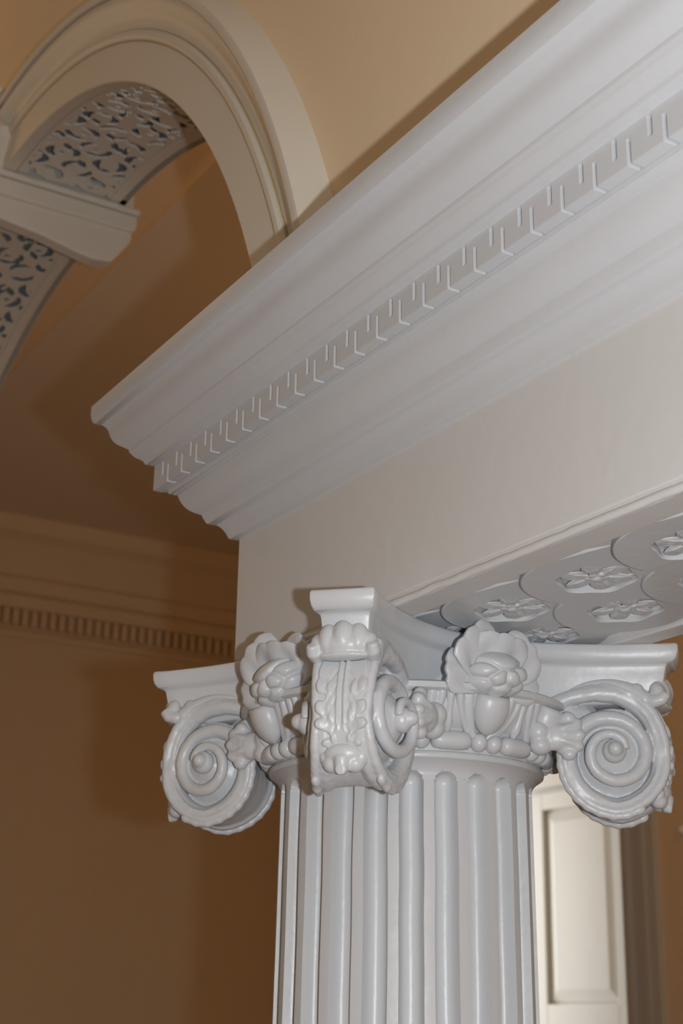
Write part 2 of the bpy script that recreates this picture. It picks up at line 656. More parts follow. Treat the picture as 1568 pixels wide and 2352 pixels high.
crown = [(0.158, 0.386), (0.1583, 0.375), (0.157, 0.3655), (0.1545, 0.3605), (0.151, 0.3585), (0.146, 0.3572)]
crown += catmull([(0.1455, 0.3565), (0.1412, 0.3525), (0.1385, 0.347), (0.136, 0.3385), (0.1325, 0.331), (0.127, 0.325), (0.120, 0.320), (0.1155, 0.3168)], 4)
crown += [(0.1152, 0.3135), (0.1142, 0.3118), (0.1128, 0.3105), (0.1118, 0.3085)]
crown += catmull([(0.1108, 0.3068), (0.107, 0.3032), (0.1035, 0.3008), (0.1, 0.298), (0.0985, 0.295)], 4)
crown += [(0.0975, 0.2932), (0.0955, 0.2922), (0.0905, 0.2912), (0.0865, 0.2900)]
bed = [(0.0725, 0.2560), (0.0725, 0.2495), (0.0715, 0.2480), (0.0665, 0.2468), (0.0660, 0.2455), (0.0625, 0.2448)]
bed += catmull([(0.0620, 0.2435), (0.0600, 0.2370), (0.0565, 0.2300), (0.0515, 0.2235), (0.0455, 0.2188), (0.0375, 0.2145)], 4)
bed += [(0.0368, 0.2118), (0.0352, 0.2085), (0.0335, 0.2045), (0.0320, 0.2022), (0.0300, 0.2010)]
bed += catmull([(0.0270, 0.2007), (0.0225, 0.1990), (0.0175, 0.1942), (0.0140, 0.1890), (0.0115, 0.1835), (0.0095, 0.1792)], 4)
bed += [(0.0088, 0.1785), (0.0045, 0.1775), (0.0005, 0.1768), (-0.004, 0.176)]


def beam_sweep(name, prof, mat, xsub=60):
    verts, faces = [], []
    L = len(prof)
    # long front run subdivided a little so the hand-run moulding can waver
    cols = []
    for i in range(xsub + 1):
        t = i / xsub
        cols.append(('f', XB + (X0 - XB) * t))
    rows = []
    for kind, x in cols:
        row = []
        for p, z in prof:
            xx = x if x > X0 + 1e-6 else X0 - p
            if x == X0 or abs(x - X0) < 1e-6:
                xx = X0 - p
            wv = 0.0006 * noise.noise((x * 9, z * 30, 1.0)) if X0 + .01 < x < XB - .01 else 0
            row.append((xx, Y0 - p + wv, z + wv))
        rows.append(row)
    rows.append([(X0 - p, Y1 + p, z) for p, z in prof])
    rows.append([(XB, Y1 + p, z) for p, z in prof])
    for row in rows:
        verts += row
    for a in range(len(rows) - 1):
        for i in range(L - 1):
            faces.append((a * L + i, (a + 1) * L + i, (a + 1) * L + i + 1, a * L + i + 1))
    o = link_mesh(name, verts, faces, mat, beam)
    fix_normals(o)
    return autosmooth(o, 28)


o = beam_sweep('crown_moulding', crown, BEAMW)
o = beam_sweep('bed_moulding', bed, BEAMW)
# top lid and backing core
bm = bmesh.new()
box_bm(bm, X0 - 0.157, XB, Y0 - 0.157, Y1 + 0.157, 0.380, 0.3862)
box_bm(bm, X0 - 0.0735, XB, Y0 - 0.0735, Y1 + 0.0735, 0.254, 0.300)
from_bm('cornice_core', bm, WHITE, beam)

# key-cut dentils: one piece per repeat, sharing one mesh
PD = 0.0433
G = 0.0042


def dentil_mesh():
    xs = [0.0, PD - 0.0198 - G / 2, PD - 0.0198 + G / 2, PD - G, PD]
    ys = [-(0.0870), -(0.0765), -(0.0730)]
    zs = [0.2550, 0.2605, 0.2690, 0.2795, 0.2882, 0.2915]

    def solid(i, j, k):
        if j == 0 and i == 1 and k == 3: return False      # short slot from the top
        if j == 0 and i == 1 and k == 2: return False
        if i == 3 and j == 0 and k in (0, 1, 2): return False   # long slot
        if i == 3 and k == 0: return False                 # runs back under the block
        return True
    return vox(xs, ys, zs, solid)


v, fcs = dentil_mesh()
dent = link_mesh('dentil', v, fcs, BEAMW, beam)
fix_normals(dent)
bm = bmesh.new()
bm.from_mesh(dent.data)
es = []
for e in bm.edges:
    if len(e.link_faces) == 2 and e.calc_face_angle(0) > 0.5:
        xa, xb = e.verts[0].co.x, e.verts[1].co.x
        if (xa < 1e-6 and xb < 1e-6) or (xa > PD - 1e-6 and xb > PD - 1e-6):
            continue
        es.append(e)
bmesh.ops.bevel(bm, geom=es, offset=0.0007, segments=2, affect='EDGES', clamp_overlap=True)
bm.to_mesh(dent.data)
bm.free()
xd0 = X0 - 0.0872 + 0.0035
dent.location = (xd0, Y0, 0)
nd = int((1.35 - xd0) / PD)
for i in range(1, nd):
    c = dent.copy()
    COL.objects.link(c)
    c.parent = beam
    c.location = (xd0 + PD * i, Y0, 0)
# plain corner piece and the return of the dentil band round the end
bm = bmesh.new()
box_bm(bm, X0 - 0.0870, X0 - 0.0730, Y0 - 0.0868, Y1 + 0.087, 0.2552, 0.2912)
box_bm(bm, xd0 - 0.006, xd0 + 0.002, Y0 - 0.0869, Y0 - 0.0730, 0.2551, 0.2913)
from_bm('dentil_return', bm, BEAMW, beam)
box('dentil_end', xd0 + nd * PD, XB, Y0 - 0.0870, Y0 - 0.0730, 0.2551, 0.2913, WHITE, beam)

# ---------------------------------------------------------------- soffit of the beam
bm = bmesh.new()
box_bm(bm, X0 + 0.001, XB, Y0 + 0.001, -0.1065, 0.0, 0.020)
box_bm(bm, X0 + 0.001, XB, 0.156, Y1 - 0.001, 0.0, 0.020)
o = from_bm('soffit_border', bm, FRIEZE, beam)
bake(o, [('BEVEL', dict(width=0.002, segments=2))])
bm = bmesh.new()
pts = [(X0 + 0.01 + (XB - X0 - 0.01) * i / 160, Y0 + 0.0012 + 0.0006 * noise.noise((i * 0.7, 2, 3)), 0.0042 + 0.0016 * noise.noise((i * 0.45, 7, 1))) for i in range(161)]
tube(bm, pts, [0.0044 + 0.0008 * noise.noise((i * 0.9, 4, 4)) for i in range(161)], n=10)
from_bm('paint_lip', bm, FRIEZE, beam, True)
box('soffit_back', X0 + 0.002, XB, Y0 + 0.002, Y1 - 0.002, 0.0195, 0.0225, WHITE, beam)


def hull_r(a, r0, c1, r1):
    """support outline of two circles (a tongue running to +x)"""
    best = 0
    for t in range(7):
        t /= 6
        cx_, cy_, rr = c1[0] * t, c1[1] * t, r0 + (r1 - r0) * t
        b = cx_ * cos(a) + cy_ * sin(a)
        dd = b * b - (cx_ * cx_ + cy_ * cy_ - rr * rr)
        if dd > 0:
            best = max(best, b + sqrt(dd))
    return best


def soffit_disc(side):
    """tongue-shaped plate with a pierced round eye over a shallow dish"""
    bm = bmesh.new()
    n = 80
    rings = []
    spec = (('c', 0.0088), ('i', 0.0088), ('e', 0.0015), ('e2', 0.0), ('o', 0.0), ('o2', 0.0012), ('o2', 0.0105))
    for kind, z in spec:
        ring = []
        for j in range(n):
            a = 2 * pi * j / n
            q = 0.0385 + 0.0022 * cos(6 * a)
            ro = hull_r(a, 0.0765, (0.055, 0.012 * side), 0.068)
            rr = {'c': 0.003, 'i': q + 0.0005, 'e': q, 'e2': q + 0.0015, 'o': ro - 0.0014, 'o2': ro}[kind]
            ring.append(bm.verts.new((rr * cos(a), rr * sin(a), z)))
        rings.append(ring)
    for a in range(len(rings) - 1):
        for j in range(n):
            bm.faces.new((rings[a][j], rings[a][(j + 1) % n], rings[a + 1][(j + 1) % n], rings[a + 1][j]))
    bm.faces.new(rings[0])
    bm.faces.new(rings[-1])
    bmesh.ops.recalc_face_normals(bm, faces=bm.faces)
    return bm


def flower_bm():
    bm = bmesh.new()
    for k in range(6):
        a = 2 * pi * k / 6 + 0.3
        R = Matrix.Rotation(a, 3, 'Z')
        ball(bm, R @ Vector((0.0235, 0, 0.0045)), (0.0155, 0.0115, 0.0036), R @ Matrix.Rotation(0.10, 3, 'Y'), 12)
        for s in (-1, 0, 1):
            p0 = R @ Vector((0.011, s * 0.003, 0.0022))
            p1 = R @ Vector((0.035, s * 0.0075, 0.0030))
            tube(bm, [p0, (p0 + p1) / 2 + Vector((0, 0, -0.0018)), p1], [0.0014, 0.0019, 0.001], n=6)
    for k in range(6):
        a = 2 * pi * k / 6
        ball(bm, (0.0085 * cos(a), 0.0085 * sin(a), 0.0015), (0.0046, 0.0046, 0.0030), None, 8)
    ball(bm, (0, 0, -0.001), (0.006, 0.006, 0.0045), None, 10)
    return bm


TILT = radians(4.5)
TR = Matrix.Rotation(-TILT, 3, 'Y')
sp0 = None
for row, (bx, by, dz) in enumerate(((0.243, -0.0225, 0.0), (0.3133, 0.0765, -0.0012))):
    p0 = from_bm('soffit_disc', soffit_disc(1 if row == 0 else -1), WHITE, beam)
    autosmooth(p0, 18)
    if row == 0:
        f0 = clay('soffit_flower', flower_bm(), WHITE, p0, 0.0011, 2)
        for v in f0.data.vertices:
            v.co.z = 0.0028 + (v.co.z - 0.0028) * 0.55
    else:
        c = f0.copy()
        COL.objects.link(c)
        c.parent = p0
    first = True
    for k in range(-2, 8):
        x = bx + 0.1405 * k
        if x < X0 + 0.09 or x > 1.25:
            continue
        o = p0 if first else copy_tree(p0, beam)
        first = False
        o.location = (x, by, 0.0052 + dz)
        o.rotation_euler = TR.to_euler()
        for ch in o.children:
            ch.rotation_euler = (0, 0, 0.9 * k + 1.3 * row)

# ================================================================== COLUMN SHAFT
col = empty('fluted_column', (0, 0, 0))
tag(col, 'white round fluted column shaft standing below the scrolled capital', 'column')
ZT = ZA - 0.1585                     # top of the flutes
NF = 24
PHA = radians(-1.0)


def shaft():
    SEG = 26
    n = NF * SEG
    zs = []
    # close rows near the top for the round flute heads
    z = ZA - 0.1460
    zs = [ZA - 0.1460, ZA - 0.1475, ZA - 0.149, ZA - 0.151, ZA - 0.153, ZA - 0.1555]
    for i in range(16):
        zs.append(ZT - 0.0012 * i)
    z = zs[-1]
    st = 0.006
    while z > 0.30:
        z -= st
        st = min(st * 1.12, 0.06)
        zs.append(z)
    zs[-1] = 0.30
    zs += [0.297, 0.285, 0.24, 0.225]

    def R(z):
        t = (ZT - z)
        base = 0.1488 + 0.0145 * min(1, t / 1.6)
        up = z - (ZA - 0.163)
        if up > 0:
            base += 0.0135 * (up / 0.017) ** 2
        return base
    hw = radians(15) * 0.315                  # half angle of a flute
    verts, faces = [], []
    for z in zs:
        r0 = R(z)
        for j in range(n):
            f_, s = divmod(j, SEG)
            # non-uniform angles: pack at the arrises
            t = s / SEG * 2 - 1               # -1..1 over the pitch
            a = t * radians(7.5)
            # snap samples so the arris is crisp
            rr = r0
            wd = hw * r0
            x = abs(a) * r0
            head = min(1.0, max(0.0, (ZT - z)))
            dtop = ZT - z
            # half-width of the flute at this height (round head)
            if dtop <= 0 or z < 0.297:
                w = 0
            elif dtop < wd:
                w = sqrt(max(0, wd * wd - (wd - dtop) ** 2))
            else:
                w = wd
            if w > 1e-5 and x < w:
                q = sqrt(max(0.0, 1 - (x / w) ** 2))
                dep = 0.0180 * min(1, (w / wd))
                rr = r0 - dep * (q ** 0.6)
            # painted wobble of the arris
            th = PHA + 2 * pi * f_ / NF + a
            wob = 0.0011 * noise.noise((f_ * 3.7, z * 14, 0.3)) / r0 if w else 0
            th += wob
            verts.append((rr * cos(th), rr * sin(th), z))
    for i in range(len(zs) - 1):
        for j in range(n):
            jn = (j + 1) % n
            faces.append((i * n + j, (i + 1) * n + j, (i + 1) * n + jn, i * n + jn))
    o = link_mesh('shaft', verts, faces, WHITE, col, True)
    fix_normals(o)
    return autosmooth(o, 50)


shaft()
lathe('neck_ring', [(0.145, -0.1465), (0.1615, -0.1468), (0.1632, -0.1455), (0.1636, -0.1425), (0.1630, -0.1395), (0.1615, -0.1382), (0.150, -0.138)], WHITE, col, 128, ZA)
lathe('base', [(0.15, 0.235), (0.172, 0.232), (0.175, 0.22), (0.17, 0.205), (0.20, 0.19), (0.215, 0.165), (0.20, 0.14), (0.178, 0.125), (0.182, 0.105),
               (0.225, 0.09), (0.24, 0.06), (0.228, 0.04), (0.2, 0.038)], WHITE, col, 64)
box('plinth', -0.24, 0.24, -0.24, 0.24, 0.0, 0.04, WHITE, col, 0.004)

# ================================================================== CAPITAL
cap = empty('column_capital', (0, 0, ZA))
tag(cap, 'white capital with corner scrolls, flowers and egg mouldings on fluted column', 'capital')

# core behind the ornaments
core = [(0.10, -0.140), (0.1605, -0.1385), (0.1615, -0.117), (0.1640, -0.1155), (0.166, -0.1130)]
core += catmull([(0.166, -0.1130), (0.174, -0.107), (0.1805, -0.098), (0.184, -0.088), (0.185, -0.078)], 4)
core += [(0.1955, -0.0775), (0.1985, -0.0755), (0.1985, -0.0695), (0.1965, -0.0678), (0.180, -0.067), (0.148, -0.066), (0.142, -0.05), (0.138, -0.02), (0.10, -0.004)]
lathe('bell', core, WHITE, cap, 128)

# bead and reel
RB = 0.1655
bm = bmesh.new()
L_ = 0.0232
tube(bm, [(0, y, 0) for y in (-L_, -L_ * .95, -L_ * .82, -L_ * .5, 0, L_ * .5, L_ * .82, L_ * .95, L_)],
     [0.001, 0.0062, 0.0092, 0.0104, 0.0107, 0.0104, 0.0092, 0.0062, 0.001], n=14)
bead_l = from_bm('long_bead', bm, WHITE, cap, True)
bm = bmesh.new()
ball(bm, (0, 0, 0), (0.0108, 0.0102, 0.0108), None, 14)
bead_s = from_bm('round_bead', bm, WHITE, cap, True)
UNIT = 2 * pi / 12
k = 0
for i in range(12):
    for kind, off in (('l', 0.0), ('s', 0.0334 / RB), ('s', 0.0531 / RB)):
        src = bead_l if kind == 'l' else bead_s
        if i == 0 and (kind == 'l' or off < 0.04 / RB):
            o = src
        else:
            o = src.copy()
            COL.objects.link(o)
            o.parent = cap
        a = radians(-16.0) + UNIT * i + off
        o.location = (RB * cos(a), RB * sin(a), -0.1268)
        o.rotation_euler = (0, 0, a)

# eggs, shells and darts
EA = radians(-3.0)


def egg_bm():
    bm = bmesh.new()
    rot = Matrix.Rotation(radians(24), 3, 'Y')
    # egg: fuller on top, pointed below
    n, m = 20, 12
    rows = []
    for i in range(m + 1):
        t = i / m
        z = 0.021 - 0.046 * t
        wd = 0.0212 * (sin(pi * min(1, 0.30 + 0.70 * t)) ** 0.55 if t < 1 else 0.02)
        rows.append([bm.verts.new(rot @ Vector((0.80 * wd * cos(2 * pi * j / n), wd * sin(2 * pi * j / n), z))) for j in range(n)])
    for i in range(m):
        for j in range(n):
            bm.faces.new((rows[i][j], rows[i][(j + 1) % n], rows[i + 1][(j + 1) % n], rows[i + 1][j]))
    bm.faces.new(rows[0][::-1])
    bm.faces.new(rows[-1])
    bmesh.ops.recalc_face_normals(bm, faces=bm.faces)
    return bm


egg = from_bm('egg', egg_bm(), WHITE, cap, True)


def shell_bm():
    bm = bmesh.new()
    for s, (w0, rad) in ((1, (0.0275, 0.0068)), (-1, (0.0275, 0.0068)), (1, (0.0388, 0.0054)), (-1, (0.0388, 0.0054))):
        pts = []
        for i in range(12):
            t = i / 11
            z = 0.021 - 0.052 * t
            y = s * w0 * cos(t * pi / 2 * 0.93) ** 0.75
            x = -0.004 - 0.0245 * t ** 1.3 + 0.002
            pts.append((x, y, z))
        tube(bm, pts, [rad * (1 - 0.25 * (i / 11)) for i in range(12)], n=8)
    return bm


shell = clay('egg_shell', shell_bm(), WHITE, cap, 0.0013, 2)


def dart_bm():
    bm = bmesh.new()
    pts = [(0.0 - 0.021 * t ** 1.3, 0, 0.020 - 0.046 * t) for t in [i / 8 for i in range(9)]]
    tube(bm, pts, [0.0060, 0.0056, 0.0050, 0.0046, 0.0046, 0.0054, 0.0060, 0.0042, 0.001], n=8)
    return bm


dart = from_bm('dart', dart_bm(), WHITE, cap, True)
for i in range(12):
    a = EA + 2 * pi * i / 12
    for src, da, rr, zz in ((egg, 0, 0.183, -0.0975), (shell, 0, 0.1865, -0.0945), (dart, pi / 12, 0.1865, -0.0945)):
        o = src if i == 0 else src.copy()
        if i:
            COL.objects.link(o)
            o.parent = cap
        o.location = (rr * cos(a + da), rr * sin(a + da), zz)
        o.rotation_euler = (0, 0, a + da)


# abacus with hollow sides and cut corners
def abacus():
    Rc, HW, MID = 0.325, 0.0335, 0.150
    prof = [(0.0, -0.0), (-0.0015, -0.0035), (-0.0012, -0.010), (0.0008, -0.0165), (0.0045, -0.0205), (0.0105, -0.0225), (0.0125, -0.0240),
            (0.0138, -0.0265), (0.0150, -0.034), (0.0168, -0.043), (0.0195, -0.052), (0.0230, -0.060), (0.0270, -0.0675), (0.06, -0.0675)]
    n = 28
    verts, faces = [], []
    for off, z in prof:
        for q in range(4):
            rc = Rc - off
            hw = HW - 0.55 * off
            s = sqrt(0.5)
            xa = s * (rc + hw)
            ya = s * (rc - hw)
            mid = MID - off
            R = Matrix.Rotation(q * pi / 2, 2)
            sag = xa - mid
            for i in range(n + 1):
                t = i / n * 2 - 1
                x = mid + sag * (abs(t) ** 2.0)
                y = ya * t
                p = R @ Vector((x, y))
                verts.append((p.x, p.y, z))
    L = 4 * (n + 1)
    for a in range(len(prof) - 1):
        for j in range(L):
            jn = (j + 1) % L
            faces.append((a * L + j, a * L + jn, (a + 1) * L + jn, (a + 1) * L + j))
    faces.append(tuple(range(L)))
    b = (len(prof) - 1) * L
    faces.append(tuple(range(b + L - 1, b - 1, -1)))
    o = link_mesh('abacus', verts, faces, WHITE, cap)
    fix_normals(o)
    bake(o, [('BEVEL', dict(width=0.0022, segments=2, limit_method='ANGLE', angle_limit=0.7))])
    for v in o.data.vertices:
        if v.co.z < -0.002:
            v.co += noise.noise_vector(v.co * 60) * 0.0008
    for v in o.data.vertices:                      # the far-left corner was cast a little short and low
        t = max(0.0, (-v.co.x - v.co.y) / 0.46)
        w_ = max(0.0, min(1.0, (t - 0.35) / 0.6))
        v.co.x += 0.0075 * w_
        v.co.y += 0.0075 * w_
        v.co.z -= 0.009 * w_
    return autosmooth(o, 38)


abacus()

# ---------------------------------------------------------------- corner scrolls
UC, ZC = 0.250, -0.127
TA = 0.27                      # the two faces of a scroll splay apart towards the bell


def interp(tab, x):
    if x <= tab[0][0]:
        return tab[0][1]
    for (a, b), (c, e) in zip(tab, tab[1:]):
        if x <= c:
            t = (x - a) / (c - a)
            return b + (e - b) * t
    return tab[-1][1]


RHO = [(-90, 0.100), (-45, 0.0925), (0, 0.0815), (30, 0.073), (60, 0.0645), (90, 0.0610), (135, 0.0660), (180, 0.0720), (225, 0.0675), (270, 0.0610), (315, 0.0550), (360, 0.0485), (405, 0.044), (450, 0.0420), (495, 0.0410), (540, 0.0400), (585, 0.037), (630, 0.0325), (720, 0.0240), (810, 0.0165)]
WID = [(0, 0.0230), (180, 0.0225), (300, 0.0185), (400, 0.0165), (540, 0.0150), (650, 0.0125), (810, 0.009)]
HGT = [(-60, 0.010), (0, 0.012), (90, 0.0165), (180, 0.012), (270, 0.0120), (330, 0.0160), (400, 0.0220), (540, 0.0285), (640, 0.0330), (720, 0.0350), (810, 0.0370)]
HBW = [(-60, 0.040), (0, 0.036), (60, 0.0315), (95, 0.0285), (140, 0.034), (180, 0.042), (260, 0.052), (300, 0.052)]


def splay(u):
    return TA * (UC + 0.062 - u)


def spiral(phi, rad):
    return UC + rad * sin(radians(phi)), ZC + rad * cos(radians(phi))


def volute_bm():
    bm = bmesh.new()
    for s in (1, -1):
        pts, rads = [], []
        # lead-in from the bell to the top of the scroll
        lead = [(0.165, -0.078), (0.185, -0.067), (0.205, -0.060), (0.228, -0.057)]
        for (u, z) in lead:
            pts.append((u, s * 0.034, z))
            rads.append(0.0095)
        phi = 0
        while phi <= 800:
            w = interp(WID, phi)
            u, z = spiral(phi, interp(RHO, phi) - w / 2)
            pts.append((u, s * (interp(HGT, phi) + splay(u)), z))
            rads.append(w / 2)
            phi += 10
        tube(bm, pts, rads, n=12)
        # outer rim line of the first turn
        pts = []
        for phi in range(-10, 290, 8):
            u, z = spiral(phi, interp(RHO, phi) - 0.0055)
            pts.append((u, s * (interp(HBW, phi) - 0.0035), z))
        tube(bm, pts, 0.0058, n=8)
        # cone under the coils
        prof = [(0.056, -0.024), (0.055, 0.003), (0.052, 0.004), (0.044, 0.006), (0.036, 0.013), (0.030, 0.017), (0.022, 0.024), (0.010, 0.031)]
        prev = None
        n = 40
        for rr, h in prof:
            ring = [bm.verts.new((UC + rr * sin(2 * pi * j / n), s * (h + splay(UC + rr * sin(2 * pi * j / n))), ZC + rr * cos(2 * pi * j / n))) for j in range(n)]
            if prev:
                for j in range(n):
                    bm.faces.new((prev[j], prev[(j + 1) % n], ring[(j + 1) % n], ring[j]))
            else:
                bm.faces.new(ring)
            prev = ring
        bm.faces.new(prev[::-1])
    # hollow-faced band round the outside
    ring0 = None
    for phi in range(-40, 301, 6):
        ro = interp(RHO, phi)
        hb = interp(HBW, phi)
        sec = []
        for (rr, v) in ((ro - 0.016, -hb), (ro - 0.001, -hb), (ro - 0.004, -hb * .6), (ro - 0.0055, 0), (ro - 0.004, hb * .6), (ro - 0.001, hb), (ro - 0.016, hb), (ro - 0.018, 0)):
            u, z = spiral(phi, rr)
            sec.append(bm.verts.new((u, v, z)))
        if ring0:
            for j in range(8):
                bm.faces.new((ring0[j], ring0[(j + 1) % 8], sec[(j + 1) % 8], sec[j]))
        else:
            bm.faces.new(sec)
        ring0 = sec
    bm.faces.new(ring0[::-1])
    # neck joining bell and scroll below the abacus
    ball(bm, (0.180, 0, -0.080), (0.055, 0.040, 0.024))
    return bm


def fix_bm(bm):
    bmesh.ops.recalc_face_normals(bm, faces=bm.faces)
    return bm


vol = clay('volute', fix_bm(volute_bm()), WHITE, cap, 0.0015, 3, 0.5, 0.0004)


def eye_bm():
    bm = bmesh.new()
    v = splay(UC) + 0.033
    ball(bm, (UC, v, ZC), (0.0138, 0.012, 0.0138), None, 16)
    ball(bm, (UC + 0.002, v + 0.008, ZC + 0.001), (0.0088, 0.0105, 0.0088), None, 14)
    return bm


def mirror_part(o, parent):
    """the same part on the other face of the scroll"""
    me = o.data.copy()
    for v in me.vertices:
        v.co.y = -v.co.y
    me.flip_normals()
    c = bpy.data.objects.new(o.name.split('.')[0], me)
    COL.objects.link(c)
    c.parent = parent
    return c


mirror_part(clay('volute_eye', eye_bm(), WHITE, vol, 0.0012, 2), vol)


def on_band(phi, v, lift=0.0, follow=True):
    ro = interp(RHO, phi) + lift
    u, z = spiral(phi, ro)
    return Vector((u, v, z))


def band_rot(phi):
    # columns: along the band (downwards), across (v), outward
    ou = Vector((sin(radians(phi)), 0, cos(radians(phi))))
    al = Vector((cos(radians(phi)), 0, -sin(radians(phi))))
    return Matrix((al, Vector((0, 1, 0)), ou)).transposed()


def leaf_relief():
    """acanthus blade carved over the band: lobed outline, raised ribs, one closed relief"""
    NA, NV = 96, 72
    YT, YB = 462.0, 1012.0                  # carving coordinates down the leaf
    blade = [(462, 136), (520, 146), (600, 143), (640, 152), (665, 142), (684, 92), (706, 96), (750, 146), (775, 152), (800, 128), (816, 104), (842, 142), (868, 150), (888, 118), (902, 84), (926, 60), (946, 98), (966, 118), (984, 88), (1012, 96)]
    lobes = [(-122, 625, 34, 56, .25), (-118, 755, 36, 50, .25), (-116, 850, 42, 40, .3), (-92, 958, 32, 26, .5)]
    inner = [(-62, 790, 24, 66, .22), (-70, 640, 20, 60, .2), (-50, 930, 18, 40, .3)]
    veins = [((-30, 520), (-104, 655)), ((-28, 620), (-100, 760)), ((-28, 700), (-100, 862)), ((-26, 860), (-80, 968))]

    def seg(px, py, a, b):
        ax, ay = a
        bx, by = b
        t = max(0, min(1, ((px - ax) * (bx - ax) + (py - ay) * (by - ay)) / ((bx - ax) ** 2 + (by - ay) ** 2)))
        return math.hypot(px - ax - t * (bx - ax), py - ay - t * (by - ay)), t

    def height(x, y):
        ax = -abs(x)
        dist = interp(blade, y) - abs(x)          # inside the blade > 0
        for cx_, cy_, rx, ry, rot in lobes:
            dx, dy = ax - cx_, y - cy_
            q = math.hypot((dx * cos(rot) - dy * sin(rot)) / rx, (dx * sin(rot) + dy * cos(rot)) / ry)
            dist = max(dist, (0.9 - q) * min(rx, ry) * 0.8)
        if dist < -10:
            return -0.0012
        edge = max(0.0, min(1.0, (dist + 6) / 13))
        h = 0.0036 * (edge * edge * (3 - 2 * edge)) - 0.0012 * (1 - edge)
        for cx_, cy_, rx, ry, rot in lobes:      # each lobe swells
            dx, dy = ax - cx_, y - cy_
            q = math.hypot((dx * cos(rot) - dy * sin(rot)) / rx, (dx * sin(rot) + dy * cos(rot)) / ry)
            h += 0.0014 * max(0, 1 - q * q) * edge
        for cx_, cy_, rx, ry, rot in inner:
            dx, dy = ax - cx_, y - cy_
            q = math.hypot((dx * cos(rot) - dy * sin(rot)) / rx, (dx * sin(rot) + dy * cos(rot)) / ry)
            h += 0.0020 * max(0, 1 - q * q) * edge
        for a, b in veins:                       # grooves between the leaflets
            dd, t = seg(ax, y, a, b)
            h -= 0.0012 * math.exp(-(dd / 6.0) ** 2) * edge * (1 - 0.5 * t)
        if y < 900:                              # the two ribs beside the middle channel
            fade = max(0, min(1, (900 - y) / 80))
            h += 0.0022 * math.exp(-((abs(x) - 17 - 0.01 * (y - 462)) / 8.0) ** 2) * fade
            h -= 0.0010 * math.exp(-(x / 9.0) ** 2) * fade
        return h
    verts, faces = [], []
    for i in range(NA + 1):
        y = YT + (YB - YT) * i / NA
        z = -0.0735 - 0.0945 * i / NA
        for j in range(NV + 1):
            x = -165 + 330 * j / NV
            v = x * 0.000176
            # find the angle on the band with this height
            lo, hi = 20.0, 165.0
            for _ in range(18):
                md = (lo + hi) / 2
                if spiral(md, interp(RHO, md))[1] > z:
                    lo = md
                else:
                    hi = md
            hb = interp(HBW, lo)
            dip = 0.0045 * (1 - min(1, (v / hb) ** 2))
            p = on_band(lo, v, height(x, y) - dip * 0.75)
            verts.append(p)
    w = NV + 1
    for i in range(NA):
        for j in range(NV):
            faces.append((i * w + j, i * w + j + 1, (i + 1) * w + j + 1, (i + 1) * w + j))
    o = link_mesh('acanthus_leaf', verts, faces, WHITE, vol, True)
    fix_normals(o)
    return bake(o, [('SMOOTH', dict(factor=0.5, iterations=5)), ('SOLIDIFY', dict(thickness=0.004, offset=-1))])


leaf = leaf_relief()
for p_ in leaf.data.polygons:
    p_.use_smooth = True


def palmette_bm():
    bm = bmesh.new()
    # scalloped cap that turns outward over the head of the leaf
    ball(bm, (UC + 0.049, 0, -0.058), (0.0175, 0.0285, 0.0155), None, 20)
    for v, dz, sc in ((0.0, 0.007, 1.05), (0.0155, 0.0045, 1.02), (-0.0155, 0.0045, 1.02), (0.0270, -0.001, 0.78), (-0.0270, -0.001, 0.78)):
        c = Vector((UC + 0.0550 - abs(v) * 0.16, v, -0.0565 + dz))
        ball(bm, c, (0.0120 * sc, 0.0112 * sc, 0.0165 * sc), Matrix.Rotation(-0.3, 3, 'Y'), 16)
    ball(bm, (UC + 0.052, 0, -0.0700), (0.0125, 0.0290, 0.0042), None, 16)
    # curled tips at either side
    for s in (1, -1):
        tube(bm, [(UC + 0.035, s * 0.028, -0.064), (UC + 0.046, s * 0.0305, -0.068), (UC + 0.055, s * 0.0315, -0.066), (UC + 0.061, s * 0.0315, -0.059)], [0.0075, 0.0078, 0.0075, 0.0060], n=12)
    return bm


pal = clay('palmette', palmette_bm(), WHITE, vol, 0.0014, 8)


def bud_bm():
    bm = bmesh.new()
    # a drooping bud like a rounded nose with two lobes either side of a hollow
    ball(bm, on_band(132, 0, -0.001), (0.0135, 0.0200, 0.0100), band_rot(132), 20)
    for s in (1, -1):
        ball(bm, on_band(138.5, s * 0.0115, 0.0015), (0.0100, 0.0105, 0.0098), band_rot(138.5), 16)
        ball(bm, on_band(136, s * 0.0200, -0.0020), (0.0090, 0.0050, 0.0060), band_rot(136), 12)
    tube(bm, [on_band(131, 0, 0.004), on_band(135, 0, 0.0090), on_band(137, 0, 0.0130), on_band(135, 0, 0.0175)], [0.0090, 0.0080, 0.0072, 0.0056], n=12)
    return bm


bud = clay('leaf_tip', bud_bm(), WHITE, vol, 0.0014, 5)


